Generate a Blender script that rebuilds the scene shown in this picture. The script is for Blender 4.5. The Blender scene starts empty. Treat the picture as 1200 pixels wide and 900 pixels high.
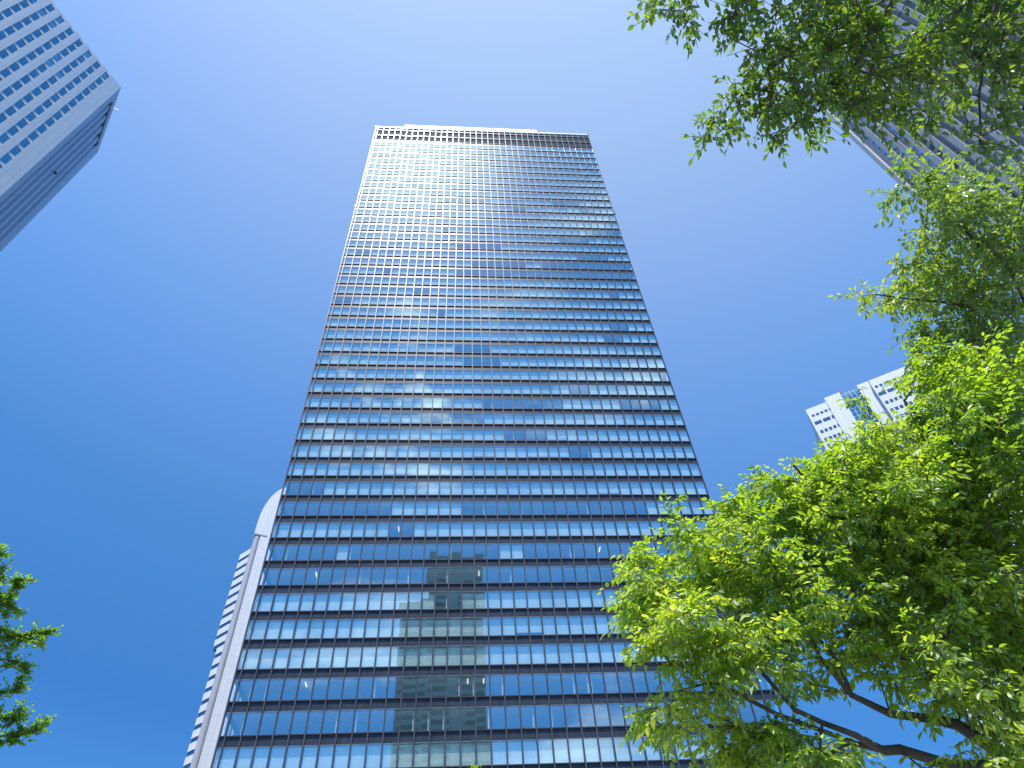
import bpy, math, random
import numpy as np

random.seed(7); RNG = np.random.default_rng(11)
scene = bpy.context.scene
COL = scene.collection
R = math.radians
GROUND = -1.6            # the lens is at the origin, 1.6 m above the plaza

# ------------------------------------------------------------------ camera frame (solved from the tower's edges)
FPX = 820.0
_p, _r, _y = R(48.868), R(-4.216), R(6.403)
FWD = np.array([math.sin(_y)*math.cos(_p), math.cos(_y)*math.cos(_p), math.sin(_p)])
_rt = np.array([math.cos(_y), -math.sin(_y), 0.0]); _up = np.cross(_rt, FWD)
RIGHT = math.cos(_r)*_rt + math.sin(_r)*_up
UP = -math.sin(_r)*_rt + math.cos(_r)*_up
def ray(x, y):
    d = FWD*FPX + RIGHT*(x-600) + UP*(450-y)
    return d/np.linalg.norm(d)
def Wp(x, y, r): return ray(x, y)*r

# ------------------------------------------------------------------ object helpers
def link(o, parent=None):
    COL.objects.link(o)
    if parent: o.parent = parent
    return o
def tag(o, label=None, cat=None, group=None, kind=None):
    if label: o['label'] = label
    if cat: o['category'] = cat
    if group: o['group'] = group
    if kind: o['kind'] = kind
    return o
def empty(name, loc=(0,0,0)):
    o = bpy.data.objects.new(name, None); o.location = loc; o.empty_display_size = 1
    return link(o)
def mesh_np(name, V, loops, starts, totals, mat, parent=None, smooth=False):
    me = bpy.data.meshes.new(name)
    me.vertices.add(len(V)); me.vertices.foreach_set('co', np.asarray(V, np.float32).ravel())
    me.loops.add(len(loops)); me.loops.foreach_set('vertex_index', np.asarray(loops, np.int32))
    me.polygons.add(len(starts)); me.polygons.foreach_set('loop_start', np.asarray(starts, np.int32))
    me.polygons.foreach_set('loop_total', np.asarray(totals, np.int32))
    me.polygons.foreach_set('use_smooth', np.full(len(starts), bool(smooth)))
    me.update(calc_edges=True); me.validate()
    me.materials.append(mat)
    o = bpy.data.objects.new(name, me)
    link(o)
    if parent:
        o.parent = parent
        o.matrix_parent_inverse.identity()
        o.location = [-c for c in parent.location]      # vertices are in world coordinates
    return o

class Frame:
    """vertical face: origin P (x,y), direction ang (deg), s along, d outwards, z up (world)"""
    def __init__(s, P, ang, side=-1):
        s.P = np.array([P[0], P[1], 0.0]); a = R(ang)
        s.u = np.array([math.cos(a), math.sin(a), 0.0])
        s.n = np.array([math.cos(a+side*math.pi/2), math.sin(a+side*math.pi/2), 0.0])
    def w(s, a, d, z): return s.P + s.u*a + s.n*d + np.array([0,0,z])
class MB:
    def __init__(s, fr=None): s.V=[]; s.L=[]; s.S=[]; s.T=[]; s.fr=fr
    def face(s, idx): s.S.append(len(s.L)); s.T.append(len(idx)); s.L.extend(idx)
    def box(s, s0, s1, d0, d1, z0, z1, tilt=0.0, yawt=0.0):
        b=len(s.V)
        for (a,d,z) in ((s0,d0,z0),(s1,d0,z0),(s1,d1,z0),(s0,d1,z0),(s0,d0,z1),(s1,d0,z1),(s1,d1,z1),(s0,d1,z1)):
            dd = d + (z-(z0+z1)/2)*tilt + (a-(s0+s1)/2)*yawt
            s.V.append(s.fr.w(a,dd,z) if s.fr else np.array([a,dd,z],float))
        q=((0,3,2,1),(4,5,6,7),(0,1,5,4),(1,2,6,5),(2,3,7,6),(3,0,4,7))
        for f in q: s.face([b+i for i in f])
    def sheet(s, s0, s1, d, z0, z1, tilt=0.0, yawt=0.0):
        b=len(s.V)
        for (a,z) in ((s0,z0),(s1,z0),(s1,z1),(s0,z1)):
            s.V.append(s.fr.w(a, d+(z-(z0+z1)/2)*tilt+(a-(s0+s1)/2)*yawt, z))
        s.face([b,b+1,b+2,b+3])
    def prism(s, pts, z0, z1):
        b=len(s.V); n=len(pts)
        for z in (z0,z1):
            for p in pts: s.V.append(np.array([p[0],p[1],z],float))
        s.face([b+i for i in range(n)][::-1]); s.face([b+n+i for i in range(n)])
        for i in range(n): s.face([b+i,b+(i+1)%n,b+n+(i+1)%n,b+n+i])
    def prism_sz(s, pts, d0, d1):
        b=len(s.V); n=len(pts)
        for d in (d0,d1):
            for p in pts: s.V.append(s.fr.w(p[0],d,p[1]))
        s.face([b+i for i in range(n)]); s.face([b+n+i for i in range(n)][::-1])
        for i in range(n): s.face([b+i,b+n+i,b+n+(i+1)%n,b+(i+1)%n])
    def build(s, name, mat, parent=None, smooth=False):
        return mesh_np(name, s.V, s.L, s.S, s.T, mat, parent, smooth)

# ------------------------------------------------------------------ materials
def newmat(name):
    m = bpy.data.materials.new(name); m.use_nodes = True
    nt = m.node_tree; nt.nodes.clear()
    return m, nt, nt.nodes.new('ShaderNodeOutputMaterial')
def lk(nt, a, b): nt.links.new(a, b)
def principled(nt, col, rough, metal=0.0, spec=0.5):
    b = nt.nodes.new('ShaderNodeBsdfPrincipled')
    b.inputs['Base Color'].default_value = (*col,1); b.inputs['Roughness'].default_value = rough
    b.inputs['Metallic'].default_value = metal; b.inputs['Specular IOR Level'].default_value = spec
    return b
def coords(nt, scale=(1,1,1)):
    g = nt.nodes.new('ShaderNodeNewGeometry'); mp = nt.nodes.new('ShaderNodeMapping')
    mp.inputs['Scale'].default_value = scale; lk(nt, g.outputs['Position'], mp.inputs['Vector'])
    return mp.outputs['Vector'], g
def noise(nt, vec, scale, detail=3.0):
    n = nt.nodes.new('ShaderNodeTexNoise'); n.inputs['Scale'].default_value = scale; n.inputs['Detail'].default_value = detail
    lk(nt, vec, n.inputs['Vector']); return n
def ramp(nt, fac, stops):
    r = nt.nodes.new('ShaderNodeValToRGB'); e = r.color_ramp.elements
    e[0].position, e[0].color = stops[0][0], (*stops[0][1],1)
    e[1].position, e[1].color = stops[-1][0], (*stops[-1][1],1)
    for p,c in stops[1:-1]:
        k = e.new(p); k.color = (*c,1)
    lk(nt, fac, r.inputs['Fac']); return r
def surf(name, c1, c2, rough=.7, metal=0.0, scale=.6, stretch=(1,1,.15), spec=.4, bump=0.0, island=0.0):
    """weathered surface: colour wanders between c1 and c2, streaked vertically"""
    m, nt, out = newmat(name); v, g = coords(nt, stretch); n = noise(nt, v, scale, 5)
    n2 = noise(nt, v, scale*14, 3)
    mx = nt.nodes.new('ShaderNodeMath'); mx.operation='MULTIPLY_ADD'; mx.inputs[1].default_value=.35
    lk(nt, n2.outputs['Fac'], mx.inputs[0]); lk(nt, n.outputs['Fac'], mx.inputs[2])
    fac = mx.outputs[0]
    if island:
        m2 = nt.nodes.new('ShaderNodeMath'); m2.operation='MULTIPLY_ADD'; m2.inputs[1].default_value=island
        lk(nt, g.outputs['Random Per Island'], m2.inputs[0]); lk(nt, fac, m2.inputs[2]); fac = m2.outputs[0]
    r = ramp(nt, fac, [(.45,c1),(.9+island*.6,c2)])
    b = principled(nt, c1, rough, metal, spec); lk(nt, r.outputs['Color'], b.inputs['Base Color'])
    if bump:
        bp = nt.nodes.new('ShaderNodeBump'); bp.inputs['Strength'].default_value=bump; bp.inputs['Distance'].default_value=.02
        v3,_ = coords(nt); n3 = noise(nt, v3, 14, 4); lk(nt, n3.outputs['Fac'], bp.inputs['Height']); lk(nt, bp.outputs['Normal'], b.inputs['Normal'])
    lk(nt, b.outputs[0], out.inputs[0]); return m
def tiles(name, c1, c2, joint, u, w, h, rough=.5):
    """cladding panels w x h metres with dark joints; u = horizontal direction of the wall"""
    m, nt, out = newmat(name); g = nt.nodes.new('ShaderNodeNewGeometry')
    d = nt.nodes.new('ShaderNodeVectorMath'); d.operation='DOT_PRODUCT'; d.inputs[1].default_value=(u[0],u[1],0)
    lk(nt, g.outputs['Position'], d.inputs[0])
    sp = nt.nodes.new('ShaderNodeSeparateXYZ'); lk(nt, g.outputs['Position'], sp.inputs[0])
    cb = nt.nodes.new('ShaderNodeCombineXYZ'); lk(nt, d.outputs['Value'], cb.inputs[0]); lk(nt, sp.outputs['Z'], cb.inputs[1])
    br = nt.nodes.new('ShaderNodeTexBrick'); br.offset=0; br.inputs['Scale'].default_value=1
    br.inputs['Brick Width'].default_value=w; br.inputs['Row Height'].default_value=h
    br.inputs['Mortar Size'].default_value=.035; br.inputs['Mortar Smooth'].default_value=.1
    br.inputs['Color1'].default_value=(*c1,1); br.inputs['Color2'].default_value=(*c2,1); br.inputs['Mortar'].default_value=(*joint,1)
    lk(nt, cb.outputs[0], br.inputs['Vector'])
    b = principled(nt, c1, rough); lk(nt, br.outputs['Color'], b.inputs['Base Color']); lk(nt, b.outputs[0], out.inputs[0]); return m
def glass(name, gl=(.64,.95,1.0), tr=(.97,1,.97), base=.35, wob=.02, rough=.0):
    """coated curtain-wall glass: mirror that rises to grazing, and a see-through rest"""
    m, nt, out = newmat(name); v, g = coords(nt)
    n = noise(nt, v, .45, 2)
    bp = nt.nodes.new('ShaderNodeBump'); bp.inputs['Strength'].default_value=wob; bp.inputs['Distance'].default_value=.06
    lk(nt, n.outputs['Fac'], bp.inputs['Height'])
    go = nt.nodes.new('ShaderNodeBsdfGlossy'); go.inputs['Roughness'].default_value=rough
    r = ramp(nt, g.outputs['Random Per Island'], [(0,tuple(c*.9 for c in gl)),(1,gl)])
    lk(nt, r.outputs['Color'], go.inputs['Color']); lk(nt, bp.outputs['Normal'], go.inputs['Normal'])
    t = nt.nodes.new('ShaderNodeBsdfTransparent'); t.inputs['Color'].default_value=(*tr,1)
    lw = nt.nodes.new('ShaderNodeFresnel'); lw.inputs['IOR'].default_value=1.5
    ma = nt.nodes.new('ShaderNodeMath'); ma.operation='MULTIPLY_ADD'; ma.inputs[1].default_value=(1-base)*.4; ma.inputs[2].default_value=base
    ma.use_clamp=True
    lk(nt, lw.outputs[0], ma.inputs[0]); mx = nt.nodes.new('ShaderNodeMixShader')
    lk(nt, ma.outputs[0], mx.inputs[0]); lk(nt, t.outputs[0], mx.inputs[1]); lk(nt, go.outputs[0], mx.inputs[2])
    lk(nt, mx.outputs[0], out.inputs[0]); return m
def leafmat(name, dif, trans, gloss=.12, rough=.48, tfac=.5):
    m, nt, out = newmat(name); g = nt.nodes.new('ShaderNodeNewGeometry')
    v,_ = coords(nt); n = noise(nt, v, .9, 2)
    ma = nt.nodes.new('ShaderNodeMath'); ma.operation='MULTIPLY_ADD'; ma.inputs[1].default_value=.55
    lk(nt, g.outputs['Random Per Island'], ma.inputs[0])
    mb = nt.nodes.new('ShaderNodeMath'); mb.operation='MULTIPLY_ADD'; mb.inputs[1].default_value=1.5; mb.inputs[2].default_value=-.52
    lk(nt, n.outputs['Fac'], mb.inputs[0]); lk(nt, mb.outputs[0], ma.inputs[2])
    rd = ramp(nt, ma.outputs[0], [(0,dif[0]),(.6,dif[1]),(1,dif[2])])
    rt = ramp(nt, ma.outputs[0], [(0,trans[0]),(.6,trans[1]),(1,trans[2])])
    d = nt.nodes.new('ShaderNodeBsdfDiffuse'); lk(nt, rd.outputs['Color'], d.inputs['Color'])
    t = nt.nodes.new('ShaderNodeBsdfTranslucent'); lk(nt, rt.outputs['Color'], t.inputs['Color'])
    m1 = nt.nodes.new('ShaderNodeMixShader'); m1.inputs[0].default_value=tfac
    lk(nt, d.outputs[0], m1.inputs[1]); lk(nt, t.outputs[0], m1.inputs[2])
    go = nt.nodes.new('ShaderNodeBsdfGlossy'); go.inputs['Roughness'].default_value=rough; go.inputs['Color'].default_value=(.9,.95,.85,1)
    m2 = nt.nodes.new('ShaderNodeMixShader'); m2.inputs[0].default_value=gloss
    lk(nt, m1.outputs[0], m2.inputs[1]); lk(nt, go.outputs[0], m2.inputs[2]); lk(nt, m2.outputs[0], out.inputs[0]); return m
def emit(name, col, s):
    m, nt, out = newmat(name); e = nt.nodes.new('ShaderNodeEmission'); e.inputs[0].default_value=(*col,1); e.inputs[1].default_value=s
    lk(nt, e.outputs[0], out.inputs[0]); return m

M = {}
M['mullion'] = surf('bronze_mullion', (.045,.052,.064),(.078,.088,.102), rough=.37, metal=.05, scale=2, spec=.26)
M['rail'] = surf('pale_rail', (.15,.155,.155),(.28,.275,.26), rough=.34, metal=.0, spec=.25, scale=2)
M['spandrel'] = surf('dark_spandrel', (.022,.029,.041),(.044,.055,.072), rough=.36, metal=.0, spec=.16, scale=1.5, island=.1)
M['sill'] = surf('dark_sill', (.02,.02,.026),(.04,.04,.05), rough=.5, metal=.0, spec=.3, scale=2)
M['louvre'] = surf('plant_louvre', (.10,.145,.19),(.14,.19,.24), rough=.6, metal=.0, spec=.1, scale=2)
M['parapet'] = surf('white_screen', (.78,.78,.78),(.86,.86,.85), rough=.4, scale=.5)
M['glass'] = glass('tower_glass')
M['blind'] = surf('pale_blind', (.54,.62,.57),(.78,.88,.80), rough=.9, scale=.3, island=.5)
M['ceiling'] = surf('office_ceiling', (.5,.5,.48),(.62,.62,.6), rough=.9)
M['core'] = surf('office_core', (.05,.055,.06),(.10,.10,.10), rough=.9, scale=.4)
M['lamp'] = emit('ceiling_lamp', (1,.97,.9), .8)
M['redlamp'] = surf('obstruction_lamp', (.05,.05,.12),(.10,.08,.2), rough=.3)

# ------------------------------------------------------------------ ground
def sheet(name, x0,x1,y0,y1,z,mat):
    return mesh_np(name, [(x0,y0,z),(x1,y0,z),(x1,y1,z),(x0,y1,z)], [0,1,2,3],[0],[4], mat)
M['asphalt'] = surf('asphalt_ground', (.05,.05,.052),(.09,.09,.092), rough=.9, scale=.4, stretch=(1,1,1))
tag(sheet('ground', -2500,2500,-2500,2500, GROUND, M['asphalt']), kind='structure')
M['paving'] = tiles('plaza_paving', (.30,.29,.27),(.24,.235,.22),(.10,.10,.09),(1,0),.6,.6)
# paving joints run in plan, so feed it X and Y
_nt = M['paving'].node_tree
for n in _nt.nodes:
    if n.type=='COMBXYZ':
        for l in list(n.inputs[1].links): _nt.links.remove(l)
        sep=[k for k in _nt.nodes if k.type=='SEPXYZ'][0]; _nt.links.new(sep.outputs['Y'], n.inputs[1])
tag(sheet('plaza', -60,70,-60,78, GROUND+.12, M['paving']), kind='structure')

# ------------------------------------------------------------------ main glass tower
def glass_tower():
    YF=80.0; X0=-25.62; W=63.1; BAY=1.69; DEP=44.0
    root = empty('glass_tower', (X0+W/2, YF+DEP/2, GROUND))
    tag(root, 'tall dark glass office tower with a gridded curtain wall filling the middle of the view', 'skyscraper')
    fr = Frame((X0,YF), 0, -1)                       # outwards = -Y, towards the plaza
    zf = lambda n: 123.27 + (3.722 if n>0 else 3.738)*n      # window sill height of storey n
    ns = list(range(-32, 20)); H=2.55
    edges=[0.0]+[.68+BAY*i for i in range(37)]+[W]
    # storeys: one spandrel, sill and rail each
    for n in ns:
        z=zf(n); m=MB(fr)
        m.box(.05,W-.05,-.30,-.095, z-1.20, z-.13); m.build('spandrel', M['spandrel'], root)
        m=MB(fr); m.box(.05,W-.05,-.42,.055, z-.125, z-.0); m.build('sill', M['sill'], root)
        m=MB(fr); m.box(.05,W-.05,-.42,.01, z-1.26, z-1.205); m.build('rail', M['rail'], root)
        m=MB(fr); m.box(.4,W-.4,-6.0,-.44, z-1.19, z-.05); m.build('floor_slab', M['ceiling'], root)
    z=zf(20)
    m=MB(fr); m.box(.05,W-.05,-.42,.09, z-.10,z); m.build('sill', M['rail'], root)
    m=MB(fr); m.box(.05,W-.05,-.30,-.06, z-1.30, z-.11); m.build('spandrel', M['spandrel'], root)
    # plant storey louvres and parapet
    for (a,b) in ((197.75,201.05),(201.4,204.95)):
        m=MB(fr)
        k=a
        m.box(.05,W-.05,-.40,-.34,a,b)
        while k<b-.1: m.box(.05,W-.05,-.30,-.12,k,k+.05,tilt=0); k+=.22
        m.build('louvre', M['louvre'], root)
        m=MB(fr); m.box(.05,W-.05,-.3,.12,b+.03,b+.30); m.build('rail', M['rail'], root)
    m=MB(fr); m.box(.05,W-.05,-.30,-.15,205.3,206.75); m.build('louvre', M['louvre'], root)
    m=MB(fr); m.box(-.05,W+.05,-.5,.16,206.8,207.45); m.build('parapet', M['parapet'], root)
    m=MB(fr); m.box(8.3,47.7,-14,.12,207.46,209.3); m.build('roof_screen', M['parapet'], root)
    m=MB(fr); m.box(.1,W-.1,-DEP+.1,-.55,205.0,205.9); m.build('roof', M['core'], root)
    # mullions
    for i,e in enumerate(edges):
        m=MB(fr); w=.082 if 0<i<len(edges)-1 else .09
        c=min(max(e,.04),W-.04)
        m.box(c-w,c+w,-.12,.13,GROUND,207.0-.21); m.build('mullion', M['mullion'], root)
    # windows: the 100 that show largest are parts, the rest one mesh
    def pane(m,i,z):
        m.sheet(edges[i]+.088,edges[i+1]-.088,-.012,z+.005,z+H-.10, tilt=random.gauss(0,.0022), yawt=random.gauss(0,.0018))
    rest=MB(fr); restb=MB(fr); nb=0
    rowp={}
    for n in ns:
        z=zf(n)
        rowp[n]={-21:.95,-22:.97,-23:.04,-24:.08,-25:.97,-19:.04,-20:.92}.get(n, random.choice((.25,.9,.94,.96)) if n<4 else .93)
        i=0
        st={}
        while i<len(edges)-1:
            run=random.choice((1,2,2,4,6)); on = random.random()<(max(rowp[n],.72) if (i<15 and -14<n<12) else rowp[n])
            lv=random.choice((0,0,0,0,0,0,.15,.35)) if on else 1
            for k in range(run): st[i+k]=(on,lv)
            i+=run
        for i in range(len(edges)-1):
            big = n in (-26,-25,-24,-23) and 0<=i<25
            m=MB(fr) if big else rest
            pane(m,i,z)
            o=m.build('window', M['glass'], root) if big else None
            on,lv=st[i]
            if on:
                b=MB(fr) if big else restb
                b.box(edges[i]+.09,edges[i+1]-.09,-.40,-.37,z+.02+H*lv*.6,z+H-.1)
                if big: 
                    bo=b.build('blind', M['blind'], root); bo.parent=o; bo.location=(0,0,0)
            elif random.random()<.25:                # curtain bundled at one jamb
                b=MB(fr) if big else restb
                a=edges[i]+.12 if random.random()<.5 else edges[i+1]-.30
                b.box(a,a+.16,-.48,-.38,z+.02,z+H-.1)
                if big:
                    bo=b.build('blind', M['blind'], root); bo.parent=o; bo.location=(0,0,0)
    ro=rest.build('window', M['glass'], root); ro['kind']='stuff'
    rb=restb.build('blind', M['blind'], root); rb.parent=ro; rb.location=(0,0,0); rb['kind']='stuff'
    for o in list(root.children):
        if o.name.startswith('window') and o is not ro: o.location = [-c for c in root.location]
    # ceiling lamps seen from below through the lower windows
    cnt=0
    for n in range(-27,-12):
        z=zf(n)+3.738-1.2
        for i in range(2,36):
            if cnt<22 and random.random()<.05:
                m=MB(fr); c=(edges[i]+edges[i+1])/2+random.uniform(-.4,.4)
                m.box(c-.03,c+.03,-2.1,-.95,z-.06,z-.0); m.build('ceiling_lamp', M['lamp'], root); cnt+=1
    # body: side walls with the same bands, rear wall, core
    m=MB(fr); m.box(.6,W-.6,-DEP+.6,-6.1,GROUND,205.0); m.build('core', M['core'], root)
    for side in (0,1):
        f2 = Frame((X0,YF),90,1) if side==0 else Frame((X0+W,YF),90,-1)
        a=MB(f2); g=MB(f2); k=MB(f2)
        for n in ns+[20,21]:
            z=zf(n); a.box(.45,DEP,-.5,-.02,z-1.38,z)
            g.sheet(.45,DEP,-.3,z,z+H)
        for i in range(1,26): k.box(.2+i*BAY-.05,.2+i*BAY+.05,-.1,.14,GROUND,206.7)
        a.build('side_wall', M['spandrel'], root); g.build('side_glazing', M['glass'], root); k.build('side_mullions', M['mullion'], root)
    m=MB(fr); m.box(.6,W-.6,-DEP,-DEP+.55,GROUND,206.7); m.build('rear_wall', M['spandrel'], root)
    for x in (-.32,W+.04):
        for z in (156.5,207.2):
            m=MB(fr); m.box(x,x+.28,-.1,.2,z,z+.5); m.box(x+.1,x+.18,0,.08,z+.5,z+.9); m.build('obstruction_lamp', M['redlamp'], root)
    return root
glass_tower()

# ------------------------------------------------------------------ chamfered tower, upper left
def chamfered_tower():
    P=(-94.54,70.64); angA=-117.4; angB=122.75; LA=62.0; LB=22.6; H=205.0
    fa=Frame(P,angA,+1); fb=Frame(P,angB,-1)
    A=fa.w(LA,0,0); B=fb.w(LB,0,0)
    back=np.array([-fa.n[0],-fa.n[1]])*34
    root=empty('chamfered_tower', (P[0]-20,P[1]-10,GROUND))
    tag(root,'pale grey panelled tower with small dark windows leaning in at the upper left','skyscraper')
    ta=tiles('grey_panels',(.52,.575,.59),(.485,.54,.56),(.33,.37,.40),(fa.u[0],fa.u[1]),1.52,4.15)
    tb=tiles('grey_panels_shaded',(.42,.51,.64),(.40,.485,.61),(.28,.34,.43),(fb.u[0],fb.u[1]),1.9,4.15)  # same cladding on face B, its blue shade put into the panel colour
    dark=surf('window_reveal',(.05,.055,.065),(.08,.085,.10),rough=.8)
    gl=glass('pale_tower_glass',gl=(.25,.50,.62),tr=(.5,.6,.7),base=.05,wob=.06)
    # face A: piers, spandrels and reveals leave real openings
    ww=1.42; sp=3.05; fh=4.15; wh=3.2
    cols=[4.2+sp*k for k in range(int((LA-5)/sp))]
    m=MB(fa); edges=[0.0]
    for c in cols: m.box(edges[-1],c-ww/2,-.9,0,GROUND,H); edges.append(c+ww/2)
    m.box(edges[-1],LA,-.9,0,GROUND,H)
    m.build('wall',ta,root)
    nz=int((H-5)/fh)
    m=MB(fa); rv=MB(fa); w=MB(fa); cnt=0
    for c in cols:
        m.box(c-ww/2,c+ww/2,-.9,-.16,H-1.1,H-.002)
        for j in range(nz):
            zt=203.85-fh*j
            m.box(c-ww/2,c+ww/2,-.9,-.16,zt-fh,zt-wh)
            rv.box(c-ww/2,c+ww/2,-3.0,-2.9,zt-wh,zt)
    rv.box(.5,LA,-3.2,-.92,H-1.05,H-.7)
    m.build('spandrel',ta,root); rv.build('interior',dark,root)
    big=[]
    for ci,c in enumerate(cols):
        for j in range(nz):
            zt=203.85-fh*j
            show = ci<14 and j<7
            mm=MB(fa) if show else w
            mm.sheet(c-ww/2+.02,c+ww/2-.02,-.28,zt-wh+.02,zt-.02,tilt=random.gauss(0,.012),yawt=random.gauss(0,.012))
            if random.random()<.3: 
                hh=random.uniform(.4,2.4); 
                b=MB(fa); b.box(c-ww/2+.05,c+ww/2-.05,-.75,-.7,zt-hh,zt-.05)
                if show:
                    o=mm.build('window',gl,root); bo=b.build('blind',M['blind'],root); bo.parent=o; bo.location=(0,0,0)
                continue
            if show: mm.build('window',gl,root)
    o=w.build('window',gl,root); o['kind']='stuff'
    # face B: plain panels, roof slot and five deep vertical grooves
    m=MB(fb)
    gz=[4.3,7.6,11.2,14.9,18.3]; last=0.003
    m.box(.003,gz[0]-2.2,-1.2,-.002,GROUND,200.3); last=gz[0]-2.2+.004
    for g in gz:
        arc=[(last+(g-last)*t/8, -.004-1.15*(1-math.sqrt(max(0,1-(t/8)**2)))) for t in range(0,9)]
        m.prism([fb.w(a,d,0)[:2] for a,d in arc+[(g,-1.3),(last,-1.3)]],GROUND,200.3); last=g+.03
    m.box(last,LB,-1.2,-.002,GROUND,200.3)
    m.box(.003,3.2,-1.2,-.002,200.3,202.0); m.box(18.6,LB,-1.2,-.002,200.3,202.0)
    m.box(.003,LB,-1.2,-.002,202.0,H-.002); m.build('end_wall',tb,root)
    m=MB(fb); m.box(3.2,18.6,-1.6,-.30,200.32,201.98); m.build('roof_slot',dark,root)
    # body
    m=MB(); ins=3.1
    pA=fa.w(.4,-ins,0); pA2=fa.w(LA,-ins,0); pB=fb.w(LB,0,0); 
    p0=fa.w(1.8,-ins,0)
    pB1=fb.w(2.0,-1.7,0); pB2=fb.w(LB,-1.7,0)
    q1=pB2[:2]+back; q2=pA2[:2]+back
    m.prism([pA2[:2],p0[:2],pB1[:2],pB2[:2],q1,q2],GROUND,H-.4); m.build('body',dark,root)
    m=MB(fb); m.box(LB*.45,LB*.45+.5,0.0,.6,168.8,169.3); m.build('camera_bracket',M['core'],root)
    m=MB(fb); m.box(7.0,7.15,-.1,.9,205.0,205.15); m.box(6.9,7.25,.7,1.05,204.8,205.3); m.build('roof_lamp',M['parapet'],root)
chamfered_tower()

# ------------------------------------------------------------------ grey ribbed tower, upper right
def ribbed_tower():
    P=(108.9,71.0); ang=-92.5; H=215.0; L=48.0
    fr=Frame(P,ang,-1)
    root=empty('ribbed_tower',(P[0]+15,P[1]-20,GROUND))
    tag(root,'grey concrete tower with deep vertical ribs showing behind the leaves at the upper right','skyscraper')
    con=surf('ribbed_concrete',(.46,.43,.39),(.58,.54,.49),rough=.85,scale=.5,bump=.3)
    fin_con=surf('corner_fin_concrete',(.5,.49,.48),(.58,.57,.55),rough=.8)  # slightly greyer concrete for the corner fin
    gl=glass('ribbed_tower_glass',gl=(.5,.68,.9),tr=(.4,.5,.6),base=.45,wob=.05)
    dk=surf('ribbed_recess',(.10,.10,.12),(.14,.14,.16),rough=.8)
    m=MB(fr); m.box(-.55,-.05,-.8,-.35,GROUND,H-1); m.build('edge_channel',dk,root)
    m=MB(fr); m.box(0,1.145,-2.41,.45,GROUND,H-.6); m.build('corner_fin',fin_con,root)
    k=0; c=4.3
    rs=MB(fr)
    while c<L:
        m=MB(fr); m.box(c-.72,c+.72,-.8 if c<12 else -1.69,0.0,GROUND,H-.6); m.build('rib',con,root); c+=2.93
    m=MB(fr); m.box(1.15,13.1,-2.4,-.81,GROUND,H-.6); m.box(13.1,L,-2.4,-1.7,GROUND,H-.6)
    m.build('wall',con,root)
    m=MB(fr); m.box(-.1,L+.1,-2.5,.25,H-.58,H+1.2); m.build('parapet',con,root)
    # windows sit in the first recesses, staggered squares
    for ci,(c,gm) in enumerate(((2.84,gl),(5.77,gl),(8.70,gl),(11.62,dk))):
        z=205.0
        j=0
        while z>100 and j<25:
            f=MB(fr); f.box(c-.62,c+.62,-.815,-.74,z-1.0,z+1.0)
            o=f.build('window_frame',dk,root)
            g=MB(fr); g.box(c-.54,c+.54,-.735,-.71,z-.9,z+.9); go=g.build('pane',gm,root); go.parent=o; go.location=(0,0,0)
            z-=3.6; j+=1
    m=MB(fr); m.box(-.02,L,-40,-2.42,GROUND,H-.8); m.build('body',con,root)
ribbed_tower()

# ------------------------------------------------------------------ white stepped tower, right
def white_tower():
    P=(118.0,157.9); ang=-32.5; H=170.0; 
    fr=Frame(P,ang,-1)
    root=empty('white_tower',(P[0]+20,P[1]+5,GROUND))
    tag(root,'white tower with a blue glass strip, its stepped roof above the right-hand trees','tower')
    wh=tiles('white_panels',(.72,.72,.72),(.69,.70,.71),(.46,.47,.5),(fr.u[0],fr.u[1]),1.43,60,rough=.5)
    gl=glass('strip_glass',gl=(.35,.75,.85),tr=(.3,.45,.5),base=.32,wob=.08)
    wn=surf('dark_window',(.03,.07,.14),(.06,.11,.2),rough=.08,spec=.9,scale=.3,island=.5)
    bar=surf('strip_bars',(.5,.55,.6),(.6,.65,.7),rough=.4)
    m=MB(fr); m.box(0,7.1,-24,0,GROUND,H); m.build('left_wing',wh,root)
    m=MB(fr); m.box(7.12,12.2,-24,.35,GROUND,171.6); m.box(18.0,21.6,-24,.35,GROUND,171.6); m.box(12.2,18.0,-24,-.9,GROUND,171.5)
    m.build('centre_block',wh,root)
    m=MB(fr); m.box(21.62,46,-24,2.2,GROUND,H); m.build('right_wing',wh,root)
    m=MB(fr); m.sheet(12.25,17.95,-.5,GROUND,171.2); st=m.build('glass_strip',gl,root)
    m=MB(fr)
    for a in (13.7,15.1,16.55): m.box(a-.08,a+.08,-.49,-.42,GROUND,171.2)
    k=0
    while k<60: m.box(12.26,17.94,-.49,-.43,170.9-1.8*k-.07,170.9-1.8*k+.07); k+=1
    b=m.build('strip_bars',bar,root); b.parent=st; b.location=(0,0,0)
    def win(s,z,w,h,d):
        m=MB(fr); m.box(s-w/2,s+w/2,d-.1,d+.012,z-h/2,z+h/2); m.build('window',wn,root)
    for (s0,n,d) in ((1.4,5,0),(21.99+.7,16,2.2)):
        for row in range(3):
            z=(166.4,162.95,158.8)[row]
            if row==1:
                k=0
                while k*2<n: win(s0+.35+2.86*k,z,2.35,1.5,d); k+=1
            else:
                for k in range(n): win(s0+1.43*k,z,.95,1.05 if row==0 else 1.4,d)
    rest=MB(fr)
    for (s0,n,d) in ((1.4,5,0),(22.7,16,2.2)):
        z=155.2
        while z>5:
            for k in range(n): rest.box(s0+1.43*k-.5,s0+1.43*k+.5,d-.1,d+.012,z-.7,z+.7)
            z-=3.4
    o=rest.build('window',wn,root); o['kind']='stuff'
    m=MB(fr); m.box(12.3,12.7,-.6,-.2,171.6,172.3); m.build('roof_lamp',surf('red_lamp',(.5,.05,.03),(.6,.1,.05)),root)
white_tower()

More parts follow.
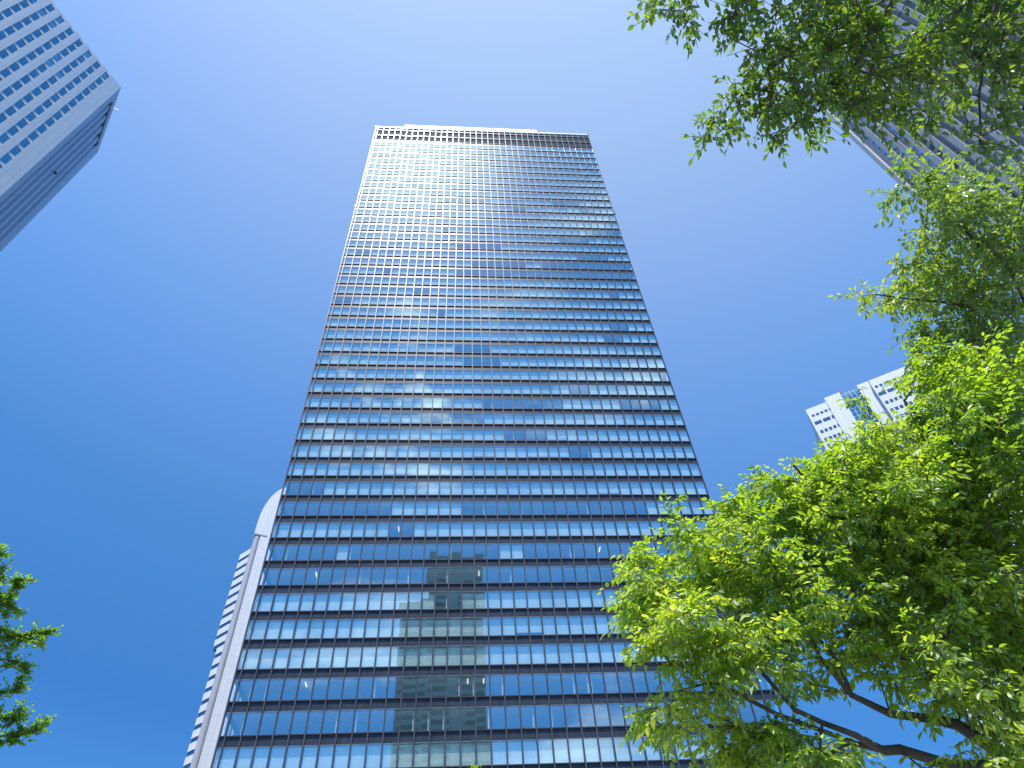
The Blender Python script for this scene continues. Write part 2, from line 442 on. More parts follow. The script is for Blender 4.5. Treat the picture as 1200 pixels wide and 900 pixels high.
# ------------------------------------------------------------------ white tower with rounded top behind the glass tower
def rounded_tower():
    D=220.0
    pt=lambda az,d: np.array([math.sin(R(az))*d, math.cos(R(az))*d])
    a=pt(-19.15,D); b=pt(-13.0,D+2)
    ang=math.degrees(math.atan2(*(b-a)[::-1])); fr=Frame(a,ang,-1); L=float(np.linalg.norm(b-a))
    root=empty('rounded_tower',(a[0]+8,a[1]+10,GROUND))
    tag(root,'white tiled tower with a rounded shoulder, peeking out left of the glass tower','tower')
    wt=tiles('white_tile_wall',(.78,.77,.75),(.74,.74,.73),(.5,.5,.5),(fr.u[0],fr.u[1]),1.3,3.6)
    sh=surf('grey_pier',(.42,.42,.43),(.5,.5,.5),rough=.6)
    # front wall outline in (s,z): quarter-round shoulder
    zs=161.0; zt=181.0
    arc=[(-.3+9.0*(1-math.cos(R(t))), zs+(zt-zs)*math.sin(R(t))) for t in range(0,91,6)]
    m=MB(fr); m.prism_sz([(L,GROUND),(L,zt)]+arc[::-1]+[(-.3,156.6),(-.3,GROUND)][:0]+[(-.3,156.4),(1.9,156.4),(1.9,GROUND)],-3.0,0); m.build('front_wall',wt,root)
    m=MB(fr); m.box(-.28,4.2,-.02,.12,156.6,157.2) ; m.build('ledge',sh,root)
    # rounded pier
    m=MB(fr); pts=[]
    for t in range(0,181,15):
        w_=fr.w(.95-.98*math.cos(R(t)),-.9+1.0*math.sin(R(t)),0); pts.append(w_[:2])
    w1=fr.w(1.93,-3,0)[:2]; w2=fr.w(-.03,-3,0)[:2]
    m.prism(pts+[w1,w2],GROUND,156.0); m.build('rounded_pier',sh,root)
    # banded side, receding to the left
    c0=a+fr.n[:2]*-1.2; c1=pt(-19.88,D+6.2); c2=pt(-19.60,D+4.2)
    ang2=math.degrees(math.atan2(*(c1-c0)[::-1])); f2=Frame(c0,ang2,+1); L1=float(np.linalg.norm(c1-c0)); L2=L1*.64
    bl=surf('band_glass',(.02,.07,.16),(.04,.10,.22),rough=.06,spec=1.0)
    wb=surf('white_band',(.78,.77,.76),(.84,.83,.82),rough=.6)
    m=MB(f2); g=MB(f2)
    z=151.5
    k=0
    while z>0:
        Lx=L1+.3 if z>118 else L2
        m.box(0,Lx,-8,0,z-2.25,z); g.box(0,Lx-.1,-8,-.12,z-3.6,z-2.25)
        z-=3.6
    m.build('side_band',wb,root); g.build('band_window',bl,root)
    m=MB(fr); m.box(2,L-1,-22,-3.02,GROUND,156); m.build('body',wb,root)
rounded_tower()

# ------------------------------------------------------------------ tower behind the lens, seen mirrored in the glass
def mirrored_tower():
    fr=Frame((12.6,-133.0),180,-1)
    root=empty('office_block',(0,-150,GROUND))
    tag(root,'office tower behind the camera, seen as a greenish reflection in the glass tower','skyscraper')
    con=surf('office_block_concrete',(.76,.84,.76),(.84,.90,.82),rough=.8)
    gd=surf('office_block_glass',(.34,.40,.37),(.44,.50,.46),rough=.5,spec=.8)
    H=208.0
    fr=Frame((-13.9,-133.0),0,1)
    m=MB(fr); m.box(0,26.5,-30,-.4,GROUND,H); m.box(0,26.5,-.4,0,H-11,H); m.build('body',con,root)
    m=MB(fr); m.box(-12.5,-.02,-28,-2,GROUND,184); m.build('wing',con,root)
    for (a,b) in ((.6,10.6),(15.5,25.6)):
        z=H-14
        g=MB(fr)
        while z>4: g.box(a,b,-.42,-.3,z-1.9,z); z-=3.8
        g.build('window_bands',gd,root)
    g=MB(fr); z=178
    while z>4: g.box(-11.5,-1,-2.02,-1.95,z-1.6,z); z-=3.8
    g.build('window_bands',gd,root)
mirrored_tower()

# ------------------------------------------------------------------ trees
def nrm(a): return a/np.maximum(np.linalg.norm(a,axis=-1,keepdims=True),1e-9)
class Tree:
    def __init__(s, seed): s.rng=np.random.default_rng(seed); s.P=[]; s.par=[]; s.len=[]; s.rad=[]
    def add(s,p,par,rmin=0.0):
        s.P.append(np.array(p,float)); s.par.append(par)
        s.len.append(0 if par<0 else s.len[par]+float(np.linalg.norm(s.P[par]-s.P[-1]))); s.rad.append(rmin); return len(s.P)-1
    def limb(s, pts, start=-1, r0=.1, r1=.03, step=.22, wob=.03):
        """polyline smoothed into nodes; returns last index"""
        pts=[np.array(p,float) for p in pts]
        if start>=0: pts=[s.P[start]]+pts
        n=len(pts); out=[]
        tot=sum(np.linalg.norm(pts[i+1]-pts[i]) for i in range(n-1)); acc=0
        cur=start if start>=0 else s.add(pts[0],-1,r0)
        for i in range(n-1):
            p0=pts[max(i-1,0)];p1=pts[i];p2=pts[i+1];p3=pts[min(i+2,n-1)]
            L=np.linalg.norm(p2-p1); k=max(1,int(L/step))
            for j in range(1,k+1):
                t=j/k; q=.5*((2*p1)+(-p0+p2)*t+(2*p0-5*p1+4*p2-p3)*t*t+(-p0+3*p1-3*p2+p3)*t**3)
                f=(acc+L*t)/tot; q=q+s.rng.normal(0,wob*min(1,6*(1-f)*1.0+.2),3)*.5
                cur=s.add(q,cur,r0+(r1-r0)*f**.8)
            acc+=L
        return cur
    def connect(s, A, step=.28, bias=.22, minroot=1.5):
        A=np.array(A); X=np.array(s.P)
        d=np.min(np.linalg.norm(A[:,None]-X[None],axis=2),axis=1)
        tips=[]
        cap=len(X)+len(A)*12
        buf=np.zeros((cap,3)); buf[:len(X)]=X; ln=np.zeros(cap); ln[:len(X)]=s.len
        for i in np.argsort(d):
            a=A[i]; n=len(s.P)
            dv=a-buf[:n]; dist=np.linalg.norm(dv,axis=1)
            cost=dist+bias*ln[:n]+np.where(ln[:n]<minroot,50,0)+np.where(dv[:,2]<-.3*dist,dist*.3,0)
            j=int(np.argmin(cost)); L=dist[j]; k=max(1,int(round(L/step)))
            p0=s.P[j]; pd=p0-s.P[s.par[j]] if s.par[j]>=0 else np.array([0,0,1.]); pd=pd/(np.linalg.norm(pd)+1e-9)
            c=p0+(pd*.35+ (a-p0)/max(L,1e-6)*.25+np.array([0,0,.1]))*L*.6
            cur=j
            for q in range(1,k+1):
                t=q/k; pt=(1-t)**2*p0+2*t*(1-t)*c+t*t*a+s.rng.normal(0,.012,3)*(q<k)
                cur=s.add(pt,cur); buf[len(s.P)-1]=pt; ln[len(s.P)-1]=s.len[cur]
            tips.append(cur)
        return tips
    def radii(s, tip=.0035, ex=2.35):
        n=len(s.P); w=np.zeros(n)
        kids=np.zeros(n,int)
        for i in range(n):
            if s.par[i]>=0: kids[s.par[i]]+=1
        r=np.zeros(n)
        for i in range(n-1,-1,-1):
            if kids[i]==0: w[i]=tip**ex
            r[i]=max(w[i]**(1/ex), s.rad[i])
            if s.par[i]>=0: w[s.par[i]]+=max(w[i],0)
        s.r=r
    def tubes(s, name, sel, mat, parent, sides=6):
        idx=[i for i in range(len(s.P)) if s.par[i]>=0 and sel(s.r[i])]
        if not idx: return
        P=np.array(s.P); a=P[[s.par[i] for i in idx]]; b=P[idx]
        rb=s.r[idx]; ra=np.minimum(s.r[[s.par[i] for i in idx]], rb*1.35)
        d=b-a; L=np.linalg.norm(d,axis=1,keepdims=True)+1e-9; d=d/L; a=a-d*rb[:,None]*.4
        tube_mesh(name,a,b,ra,rb,mat,parent,sides)
def tube_arrays(a,b,ra,rb,sides):
    d=nrm(b-a); h=np.where(np.abs(d[:,2:3])<.9,np.array([[0,0,1.]]),np.array([[1.,0,0]]))
    u=nrm(np.cross(d,h)); v=np.cross(d,u); n=len(a)
    th=np.arange(sides)*2*np.pi/sides
    ring=u[:,None]*np.cos(th)[None,:,None]+v[:,None]*np.sin(th)[None,:,None]
    V=np.concatenate([a[:,None]+ring*ra[:,None,None], b[:,None]+ring*rb[:,None,None]],axis=1).reshape(-1,3)
    k=np.arange(sides); q=np.stack([k,(k+1)%sides,(k+1)%sides+sides,k+sides],1)
    F=(q[None]+ (np.arange(n)*2*sides)[:,None,None]).reshape(-1,4)
    return V,F
def tube_mesh(name,a,b,ra,rb,mat,parent,sides):
    V,F=tube_arrays(a,b,ra,rb,sides)
    return mesh_np(name,V,F.ravel(),np.arange(len(F))*4,np.full(len(F),4),mat,parent,True)
LEAF=np.array([[0,0],[.30,.46],[.62,.40],[1,0],[.62,-.40],[.30,-.46]])
FAN=np.array([[0,0],[.75,.62],[1,.32],[.86,0],[1,-.32],[.75,-.62]])
def leaves(pos, ax, nm, ln, wd, shape, rng, fold=.22):
    """pos n,3; ax leaf direction; nm normal; -> verts, faces (two quads each, folded at the rib)"""
    ax=nrm(ax); sd=nrm(np.cross(nm,ax)); nn=np.cross(ax,sd)
    n=len(pos); V=np.zeros((n,6,3))
    curl=rng.uniform(-.05,.30,n)
    for k,(t,w) in enumerate(shape):
        V[:,k]=pos+ax*(ln*t)[:,None]+sd*(wd*w)[:,None]*1.0+nn*(abs(w)*wd*fold*2-ln*curl*t*t)[:,None]
    F=np.array([[0,3,2,1],[0,5,4,3]])[None]+(np.arange(n)*6)[:,None,None]
    return V.reshape(-1,3),F.reshape(-1,4)
def foliage(tree, tips, root, lm, bm, shoots=4, sl=(.14,.30), nl=8, ll=.062, lw=.028, shape=LEAF, name='crown', out=.7, droop=.25):
    rng=tree.rng; P=np.array(tree.P); t=np.array(tips); par=np.array([tree.par[i] for i in tips])
    dirs=nrm(P[t]-P[par])
    base=np.repeat(P[t],shoots,0); bd=np.repeat(dirs,shoots,0)
    back=rng.uniform(0,.25,len(base))[:,None]; base=base-bd*back*rng.uniform(0,1,len(base))[:,None]
    rd=rng.normal(0,1,(len(base),3)); rd[:,2]*=.45
    sd=nrm(bd*out+rd*.75+np.array([0,0,-droop*.4])); L=rng.uniform(*sl,len(base))
    m=nl; tt=(np.arange(m)+.6)/m
    k=len(base)
    pos=base[:,None]+sd[:,None]*(L[:,None]*tt)[...,None]+np.array([0,0,-1.])*(droop*L[:,None]*tt**2)[...,None]
    tang=nrm(sd[:,None]+np.array([0,0,-1.])*(2*droop*tt)[None,:,None])
    upv=nrm(rng.normal(0,.32,(k,1,3))+np.array([0,0,1.]))
    side=nrm(np.cross(tang,np.broadcast_to(upv,tang.shape)))
    sgn=np.where(np.arange(m)%2==0,1.,-1.)[None,:,None]
    ax=tang*.62+side*sgn*.8+rng.normal(0,.22,(k,m,3))+np.array([0,0,-.42])
    ax[:,-1]=tang[:,-1]+rng.normal(0,.2,(k,3))
    nm_=np.broadcast_to(upv,tang.shape)+rng.normal(0,.30,(k,m,3))
    ln=ll*rng.uniform(.6,1.15,(k,m))*(1-.25*np.abs(tt-.6))[None]; wd=lw*ln/ll*rng.uniform(.8,1.15,(k,m))
    keep=rng.random((k,m))<.93
    V,F=leaves(pos[keep],ax[keep],nm_[keep],ln[keep],wd[keep]*2*.55,shape,rng)
    o=mesh_np(name,V,F.ravel(),np.arange(len(F))*4,np.full(len(F),4),lm,root,False)
    # shoots
    q=base+sd*(L*.5)[:,None]+np.array([0,0,-1.])*(droop*L*.25)[:,None]
    e=base+sd*L[:,None]+np.array([0,0,-1.])*(droop*L)[:,None]
    a=np.concatenate([base,q]); b=np.concatenate([q,e])
    tube_mesh('twigs',a,b,np.full(len(a),.0022),np.full(len(a),.0016),bm,root,3)
    return int(keep.sum())
M['bark'] = surf('zelkova_bark',(.055,.045,.038),(.14,.12,.10),rough=.9,scale=6,stretch=(1,1,1),bump=.6)
M['leaf1'] = leafmat('zelkova_leaf',((.06,.13,.012),(.11,.20,.016),(.19,.27,.03)),((.28,.48,.008),(.52,.73,.02),(.90,.93,.06)),gloss=.07,tfac=.66)
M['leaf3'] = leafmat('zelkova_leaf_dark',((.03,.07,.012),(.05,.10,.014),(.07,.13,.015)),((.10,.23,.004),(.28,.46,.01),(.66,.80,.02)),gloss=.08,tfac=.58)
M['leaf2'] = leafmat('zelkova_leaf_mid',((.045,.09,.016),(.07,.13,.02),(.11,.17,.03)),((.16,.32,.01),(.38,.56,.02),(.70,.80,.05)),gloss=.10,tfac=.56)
M['ginkgo'] = leafmat('ginkgo_leaf',((.05,.11,.015),(.07,.15,.02),(.10,.18,.02)),((.20,.45,.01),(.32,.58,.015),(.45,.7,.02)),gloss=.05,tfac=.58)

def blobs(rng, bl, r, dens, dj=.55, flat=1.0):
    A=[]
    for b in bl:
        x,y,rp=b[:3]; rr=b[3] if len(b)>3 else r; dn=b[4] if len(b)>4 else 1
        rm=rp/FPX*rr*math.hypot(1,math.hypot(x-600,y-450)/FPX)*.80
        n=max(2,int(dens*dn*rp*rp/1000)); c=Wp(x,y,rr+rng.uniform(-dj,dj)); w=ray(x,y)
        v=rng.normal(0,1,(n,3)); v=v/np.linalg.norm(v,axis=1,keepdims=True)*(rng.random(n)**(1/2.6))[:,None]
        v=v*rm + w*(v@w)[:,None]*rm*flat
        A.append(c+v)
    return np.concatenate(A)
def finish(T, root, tips, lm, **kw):
    T.radii(); P0=M['bark']
    T.tubes('trunk', lambda r: True, P0, root, 8)
    n=foliage(T,tips,root,lm,M['bark'],**kw)
    print(root.name,'nodes',len(T.P),'tips',len(tips),'leaves',n)

# big zelkova, lower right
def tree_right():
    T=Tree(3); r=7.0
    hub=Wp(1265,955,7.7)
    root=empty('zelkova_tree',(hub[0]+.4,hub[1]+.25,GROUND+.12))
    tag(root,'large bright green zelkova filling the lower right, its dark forked limbs showing','tree','zelkovas around the plaza')
    h=T.limb([(hub[0]+.4,hub[1]+.25,GROUND+.12),(hub[0]+.25,hub[1]+.2,.6),hub],r0=.21,r1=.17)
    W=lambda *l:[Wp(x,y,rr) for x,y,rr in l]
    a=T.limb(W((1197,897,7.4),(1160,872,7.2),(1125,850,7.1),(1095,844,7.0),(1050,837,6.9),(1000,812,6.7),(960,770,6.6)),h,.08,.014)
    b=T.limb(W((1180,906,7.3),(1120,896,7.0),(1055,882,6.8),(1035,880,6.75)),h,.05,.038)
    T.limb(W((1000,860,6.6),(965,842,6.5),(932,832,6.5),(882,775,6.6),(850,735,6.6),(810,700,6.7)),b,.028,.008)
    T.limb(W((1000,872,6.7),(960,855,6.6),(905,838,6.5),(850,800,6.5),(810,790,6.4)),b,.022,.007)
    c=T.limb(W((1215,820,7.9),(1190,765,7.9)),h,.10,.075)
    T.limb(W((1150,715,7.8),(1080,680,7.7),(1020,640,7.6),(960,580,7.6),(930,545,7.6)),c,.05,.012)
    T.limb(W((1130,735,7.4),(1040,720,7.2),(947,711,7.0),(907,655,7.0),(870,610,7.1)),c,.032,.008)
    T.limb(W((1190,690,8.0),(1160,600,8.0),(1100,520,8.0),(1060,470,8.1)),c,.055,.012)
    T.limb(W((1230,650,8.2),(1210,540,8.2),(1180,450,8.3)),c,.055,.012)
    bl=[(765,690,42,6.8),(745,655,22,6.8,.8),(738,712,20,6.7,.8),(830,660,50,6.9),(810,735,50,6.6),(772,745,22,6.6),(785,605,16,7,.5),(800,632,22,7,.7),
        (865,600,34,7.1),(905,575,32,7.3),(880,640,45,7.0),(800,835,26,6.4,.8),(770,845,12,6.4,.7),(835,800,22,6.4,.6),(850,760,40,6.5),(900,700,60,6.8),(955,558,34,7.6),(935,600,45,7.3),(900,755,38,6.6,.8),
        (985,620,60,7.3),(1000,545,36,7.7),(1040,560,60,7.7),(1050,640,60,7.5),(970,690,55,7.1),(1040,700,45,7.3,.7),(940,795,30,6.6,.5),(1000,750,45,7.0,.7),
        (1100,600,60,7.8),(1130,520,60,8.0),(1078,495,24,8.0,.8),(1090,430,28,8.1,.8),(1130,450,45,8.2),(1180,470,60,8.2),(1170,560,65,8.0),(1170,640,65,7.8),(1110,680,50,7.5,.7),
        (1190,700,40,7.6,.7),(1080,770,50,6.8,.7),(1150,790,55,6.9,.8),(1190,840,45,6.9,.8),(1110,800,35,6.9,.6),(880,880,22,6.4,.8),(935,885,26,6.4,.8),(905,850,20,6.5,.6),(985,895,22,6.4,.7),
        (1165,895,25,6.6,.8),(1090,905,20,6.5,.8),(1260,600,80,8.2,.35),(1270,760,70,7.8,.5),(1260,480,70,8.4,.3),(1230,880,50,7.2),(850,845,22,6.4,.7),(1000,580,45,7.2),(1110,720,40,8.0,.9),(1160,690,40,7.4,.8),(1190,770,35,7.6,.8),(1140,640,40,7.4,.8),(1060,740,30,7.6,.6),(755,838,16,6.3,.9),(790,858,16,6.4,.8),(815,880,14,6.4,.7),(850,868,22,6.4,.9),(905,868,18,6.4,.8),(740,720,18,6.7,.8),(752,760,16,6.6,.7),(900,872,26,6.4,1.2),(950,882,24,6.4,1.2),(985,872,14,6.5,1.0),(865,890,20,6.4,1.0),(1012,470,5,7.9,1.2),(1030,512,18,7.9)]
    A=blobs(T.rng,[b if b[0]<980 or b[1]>760 else (b[0],b[1],b[2],b[3],(b[4] if len(b)>4 else 1)*1.35) for b in bl],r,20)
    tips=T.connect(A,minroot=2.2)
    finish(T,root,tips,M['leaf1'],shoots=4,nl=9,ll=.078,lw=.036)
tree_right()

def tree_mid():
    T=Tree(5)
    hub=Wp(1400,640,11.5); bx,by=hub[0]+.5,hub[1]+.6
    root=empty('zelkova_tree',(bx,by,GROUND+.12))
    tag(root,'second zelkova reaching in from the right edge, feathery branch tips below the ribbed tower','tree','zelkovas around the plaza')
    h=T.limb([(bx,by,GROUND+.12),(bx-.2,by-.3,2.0),hub],r0=.20,r1=.14)
    W=lambda *l:[Wp(x,y,rr*1.28) for x,y,rr in l]
    a=T.limb(W((1300,480,8.8),(1230,420,8.4)),h,.12,.06)
    T.limb(W((1180,385,8.2),(1130,360,8.0),(1070,350,7.8),(1025,345,7.7)),a,.04,.008)
    T.limb(W((1190,330,8.2),(1140,275,8.1),(1090,235,8.0),(1055,205,8.0)),a,.045,.008)
    T.limb(W((1170,400,8.0),(1120,400,7.8),(1080,405,7.7)),a,.03,.008)
    T.limb(W((1230,320,8.5),(1210,260,8.4),(1180,220,8.4)),a,.04,.01)
    bl=[(1078,228,26,8,.9),(1052,203,10,8,.8),(1105,222,24,8,.9),(1120,260,34,8),(1160,228,20,8.2,.8),(1180,262,34,8.2),(1195,300,40,8.3),(1085,292,22,7.9,.8),
        (1065,335,26,7.8),(1038,346,16,7.7,1),(1008,346,5,7.7,3),(1105,335,38,7.9),(1150,330,40,8.0),(1150,380,42,8.0,.8),(1190,400,42,8.2),(1105,385,24,7.8,.8),(1075,398,18,7.7,.8),(1060,425,14,7.7,.8),
        (1110,425,24,7.8,.8),(1145,430,30,7.9),(1260,300,60,8.6,.4),(1275,430,60,8.6,.4),(1230,200,30,8.4)]
    A=blobs(T.rng,[(b[0],b[1],b[2],b[3]*1.28,(b[4] if len(b)>4 else 1)) for b in bl],10,21)
    tips=T.connect(A,minroot=3.0)
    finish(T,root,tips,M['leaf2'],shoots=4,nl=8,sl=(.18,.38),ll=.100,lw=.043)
tree_mid()

def tree_over():
    T=Tree(9)
    bx,by=5.0,-1.6
    root=empty('zelkova_tree',(bx,by,GROUND+.12))
    tag(root,'overhanging zelkova whose darker leafy boughs hang in from the top right corner','tree','zelkovas around the plaza')
    h=T.limb([(bx,by,GROUND+.12),(bx-.1,by+.1,1.5),(bx-.4,by+.3,3.6)],r0=.19,r1=.15)
    W=lambda *l:[Wp(x,y,rr) for x,y,rr in l]
    a=T.limb(W((1330,-230,5.9),(1180,-130,5.5)),h,.11,.07)
    T.limb(W((1060,-60,5.2),(985,-30,5.0),(945,12,5.0),(917,60,5.0),(895,90,5.0),(860,140,5.0)),a,.032,.005)
    T.limb(W((1100,-40,5.4),(1058,-2,5.3),(1030,32,5.2),(1000,80,5.2),(960,130,5.2)),a,.026,.005)
    T.limb(W((1180,-30,5.6),(1160,40,5.6),(1140,110,5.6),(1150,160,5.5)),a,.022,.005)
    T.limb(W((960,-80,5.0),(860,-50,5.0),(790,-10,5.0)),a,.035,.006)
    T.limb(W((1260,-20,5.8),(1230,60,5.8),(1200,130,5.8)),a,.04,.008)
    bl=[(795,6,20,5,1),(768,2,9,5,1.5),(800,30,7,5,1.5),(880,22,32,5,1),(862,35,16,5,1),(865,108,22,5,1),(840,152,17,5,1),(828,165,8,5,1.2),(905,70,30,5,1),(890,130,26,5,1),(925,110,34,5.1),(915,158,18,5.0,1),(940,30,34,5.1),
        (965,80,40,5.2),(960,150,20,5.2,.9),(990,30,40,5.3),(1000,110,34,5.3),(1040,60,46,5.4),(1035,125,26,5.3,.9),(1085,100,38,5.4),(1075,140,16,5.4,.8),(1085,30,40,5.5),(1120,70,26,5.5,.6),(1120,20,26,5.6,.6),
        (1175,20,40,5.7),(1180,80,38,5.7),(1150,130,18,5.6,.6),(1165,150,16,5.5,1),(1145,165,8,5.5,1),(1205,120,24,5.7,.6),(1135,115,22,5.5,.6),
        (1250,60,60,5.8),(1240,-40,60,5.8),(1120,-60,60,5.6),(1000,-50,50,5.3),(900,-50,50,5.1),(820,-40,30,5.0)]
    A=blobs(T.rng,bl,5.2,10.5,dj=.3)
    tips=T.connect(A,minroot=5.0)
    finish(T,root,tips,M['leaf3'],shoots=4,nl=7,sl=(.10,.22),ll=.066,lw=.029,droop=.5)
tree_over()

def tree_ginkgo():
    T=Tree(13); r=15.0
    hub=Wp(-200,860,15.5); bx,by=hub[0],hub[1]
    root=empty('ginkgo_tree',(bx,by,GROUND+.12))
    tag(root,'ginkgo with small leaves packed along upswept branch tips at the lower left edge','tree')
    top=Wp(-110,620,15.8)
    T.limb([(bx,by,GROUND+.12),(bx+.05,by,2.0),hub,(bx+.05,by+.05,hub[2]+1.6),(bx,by,hub[2]+3.2)],r0=.16,r1=.03,step=.3)
    A=[];
    base=np.array(T.P)
    tipsx=[((-90,800),(-20,755),(58,738),1),((-90,790),(-20,770),(30,778),1),((-90,760),(-10,712),(27,677),1),((-95,740),(-25,690),(4,668),1),((-95,720),(-30,665),(0,648),1),
           ((-90,840),(-20,815),(24,802),.8),((-90,890),(-10,865),(47,850),1),((-90,900),(-10,870),(16,866),1),((-90,780),(-20,740),(32,748),1),((-90,750),(-15,700),(20,716),.9),((-90,880),(-10,845),(22,840),.8),((-100,960),(-20,940),(10,930),1)]
    tips=[]
    for p0,p1,p2,w in tipsx:
        pts=[Wp(*p0,15.4),Wp(*p1,15.0),Wp(*p2,14.8)]
        j=int(np.argmin(np.linalg.norm(base-pts[0],axis=1)))
        s=len(T.P); T.limb(pts[1:],j,.03,.006,step=.10,wob=.04)
        for i in range(s,len(T.P)):
            if (i-s)>(len(T.P)-s)*.45:
                tips.append(i)
                if T.rng.random()<.8:
                    q=T.P[i]+T.rng.normal(0,.16,3)*(1-.65*(i-s)/(len(T.P)-s)); tips.append(T.add(q,i))
    T.radii()
    T.tubes('trunk',lambda r:True,M['bark'],root,6)
    n=foliage(T,tips,root,M['ginkgo'],M['bark'],shoots=7,sl=(.05,.22),nl=6,ll=.06,lw=.055,shape=FAN,droop=.05,out=.9)
    print('ginkgo leaves',n)
tree_ginkgo()

def tree_small():
    T=Tree(21); c=Wp(554,905,34.0)
    top=c[2]+.25; bx,by=c[0],c[1]
    root=empty('zelkova_tree',(bx,by,GROUND+.12))
    tag(root,'distant young tree whose yellow-green tip just shows at the bottom of the glass tower','tree','zelkovas around the plaza')
    T.limb([(bx+.1,by,GROUND+.12),(bx,by+.1,4),(bx,by,8),(bx,by,top-.6)],r0=.16,r1=.02,step=.4)
    rng=T.rng; n=420
    zz=rng.uniform(4.0,top,n); rad=1.1*np.sqrt(np.clip((top+.05-zz)/1.3,0,None)); rad=np.minimum(rad,2.6)*np.clip((zz-3)/3,.3,1)
    th=rng.uniform(0,2*np.pi,n); k=np.sqrt(rng.random(n))*rad
    A=np.stack([bx+k*np.cos(th),by+k*np.sin(th),zz],1)
    tips=T.connect(A,step=.4,minroot=3.5)
    T.radii(tip=.006)
    T.tubes('trunk',lambda r:True,M['bark'],root,6)
    foliage(T,tips,root,M['leaf1'],M['bark'],shoots=5,sl=(.15,.38),nl=7,ll=.10,lw=.045)
tree_small()

# ------------------------------------------------------------------ sky, sun, camera
SUN_AZ, SUN_EL = -167.5, 69.0        # azimuth from +Y towards +X
sd = np.array([math.sin(R(SUN_AZ))*math.cos(R(SUN_EL)), math.cos(R(SUN_AZ))*math.cos(R(SUN_EL)), math.sin(R(SUN_EL))])
w = bpy.data.worlds.new('World'); scene.world = w; w.use_nodes = True
nt = w.node_tree; nt.nodes.clear()
out = nt.nodes.new('ShaderNodeOutputWorld'); bg = nt.nodes.new('ShaderNodeBackground')
sky = nt.nodes.new('ShaderNodeTexSky'); sky.sky_type='NISHITA'; sky.sun_disc=False
sky.sun_elevation=R(SUN_EL); sky.sun_rotation=R(SUN_AZ)%(2*math.pi)
sky.altitude=0; sky.air_density=1.0; sky.dust_density=.3; sky.ozone_density=4.0
bg.inputs['Strength'].default_value=.15
# thin fair-weather clouds low in the sky behind the lens (mirrored in the tower)
tc = nt.nodes.new('ShaderNodeTexCoord'); sp = nt.nodes.new('ShaderNodeSeparateXYZ'); lk(nt, tc.outputs['Generated'], sp.inputs[0])
mp = nt.nodes.new('ShaderNodeMapping'); mp.inputs['Scale'].default_value=(1,1,2.6); lk(nt, tc.outputs['Generated'], mp.inputs['Vector'])
n = noise(nt, mp.outputs['Vector'], 3.4, 7); n.inputs['Roughness'].default_value=.55
cr = ramp(nt, n.outputs['Fac'], [(.56,(0,0,0)),(.76,(1,1,1))])
mk = nt.nodes.new('ShaderNodeMapRange'); mk.inputs['From Min'].default_value=-.22; mk.inputs['From Max'].default_value=-.42; lk(nt, sp.outputs['Y'], mk.inputs['Value'])
mu = nt.nodes.new('ShaderNodeMath'); mu.operation='MULTIPLY'; lk(nt, cr.outputs['Color'], mu.inputs[0]); lk(nt, mk.outputs['Result'], mu.inputs[1])
c0 = ray(478,455)*np.array([1,-1,1])
dc = nt.nodes.new('ShaderNodeVectorMath'); dc.operation='DOT_PRODUCT'; dc.inputs[1].default_value=tuple(c0); lk(nt, tc.outputs['Generated'], dc.inputs[0])
pm = nt.nodes.new('ShaderNodeMapRange'); pm.interpolation_type='SMOOTHSTEP'; pm.inputs['From Min'].default_value=.982; pm.inputs['From Max'].default_value=.998; lk(nt, dc.outputs['Value'], pm.inputs['Value'])
n9 = noise(nt, mp.outputs['Vector'], 13, 6); r9 = ramp(nt, n9.outputs['Fac'], [(.52,(0,0,0)),(.72,(1,1,1))])
p9 = nt.nodes.new('ShaderNodeMath'); p9.operation='MULTIPLY'; lk(nt, pm.outputs['Result'], p9.inputs[0]); lk(nt, r9.outputs['Color'], p9.inputs[1])
mx9 = nt.nodes.new('ShaderNodeMath'); mx9.operation='MAXIMUM'; lk(nt, p9.outputs[0], mx9.inputs[0]); lk(nt, mu.outputs[0], mx9.inputs[1]); mu = mx9
mu2 = nt.nodes.new('ShaderNodeMath'); mu2.operation='MULTIPLY'; mu2.inputs[1].default_value=.85; lk(nt, mu.outputs[0], mu2.inputs[0])
# clear spring air: deeper and bluer low down, palest high up near the sun
tt = nt.nodes.new('ShaderNodeMath'); tt.operation='MULTIPLY_ADD'; tt.inputs[1].default_value=.10
lk(nt, sp.outputs['X'], tt.inputs[0]); lk(nt, sp.outputs['Z'], tt.inputs[2])
E_=1/1.52
gr = ramp(nt, tt.outputs[0], [(p,(a*E_,b*E_,c*E_)) for p,a,b,c in ((.0,.20,.45,.64),(.36,.17,.41,.62),(.556,.31,.60,.78),(.69,.57,.81,.96),(.80,.88,1.0,1.05),(.895,1.30,1.20,1.07),(.98,1.62,1.40,1.12))])
sm = nt.nodes.new('ShaderNodeMixRGB'); sm.blend_type='MULTIPLY'; sm.inputs['Fac'].default_value=1
lk(nt, sky.outputs['Color'], sm.inputs['Color1']); lk(nt, gr.outputs['Color'], sm.inputs['Color2'])
back = nt.nodes.new('ShaderNodeMapRange'); back.interpolation_type='SMOOTHSTEP'
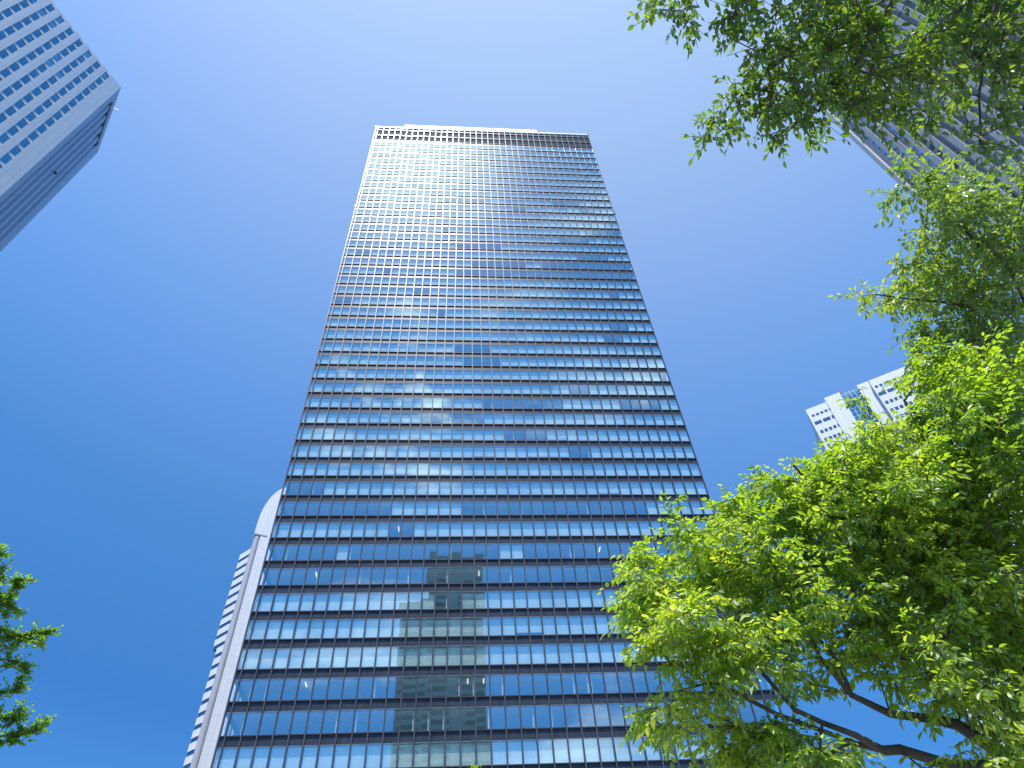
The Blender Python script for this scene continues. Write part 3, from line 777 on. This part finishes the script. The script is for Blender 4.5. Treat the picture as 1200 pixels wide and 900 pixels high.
back.inputs['From Min'].default_value=.02; back.inputs['From Max'].default_value=-.22; lk(nt, sp.outputs['Y'], back.inputs['Value'])
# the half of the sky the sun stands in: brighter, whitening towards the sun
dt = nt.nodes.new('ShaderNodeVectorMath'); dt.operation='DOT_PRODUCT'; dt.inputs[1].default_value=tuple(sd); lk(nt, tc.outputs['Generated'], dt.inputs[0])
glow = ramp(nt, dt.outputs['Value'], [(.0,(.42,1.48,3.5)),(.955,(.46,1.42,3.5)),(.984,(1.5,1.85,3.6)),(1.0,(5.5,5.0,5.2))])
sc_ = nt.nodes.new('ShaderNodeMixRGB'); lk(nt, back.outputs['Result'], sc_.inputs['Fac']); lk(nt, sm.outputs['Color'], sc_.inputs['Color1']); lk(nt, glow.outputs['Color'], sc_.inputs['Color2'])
mixc = nt.nodes.new('ShaderNodeMixRGB'); lk(nt, mu2.outputs[0], mixc.inputs['Fac']); lk(nt, sc_.outputs[0], mixc.inputs['Color1']); mixc.inputs['Color2'].default_value=(5.2,4.9,5.3,1)
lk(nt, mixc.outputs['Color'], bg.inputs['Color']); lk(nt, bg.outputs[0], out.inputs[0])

import mathutils
sl = bpy.data.lights.new('sun','SUN'); sl.energy=2.2; sl.angle=R(.53); sl.color=(1,.985,.96)
so = bpy.data.objects.new('sun', sl); link(so)
so.rotation_euler = mathutils.Vector(-sd).to_track_quat('-Z','Y').to_euler()

cam = bpy.data.cameras.new('camera'); co = bpy.data.objects.new('camera', cam); link(co)
cam.sensor_fit='HORIZONTAL'; cam.sensor_width=36; cam.lens=36*FPX/1200; cam.clip_start=.05; cam.clip_end=6000
co.matrix_world = mathutils.Matrix(((RIGHT[0],UP[0],-FWD[0],0),(RIGHT[1],UP[1],-FWD[1],0),(RIGHT[2],UP[2],-FWD[2],0),(0,0,0,1)))
scene.camera = co
vs = scene.view_settings
vs.view_transform='Standard'; vs.look='None'; vs.gamma=1; vs.exposure=1.5; vs.use_curve_mapping=False
scene.render.resolution_x=1024; scene.render.resolution_y=768
scene.cycles.max_bounces=8; scene.cycles.transparent_max_bounces=16
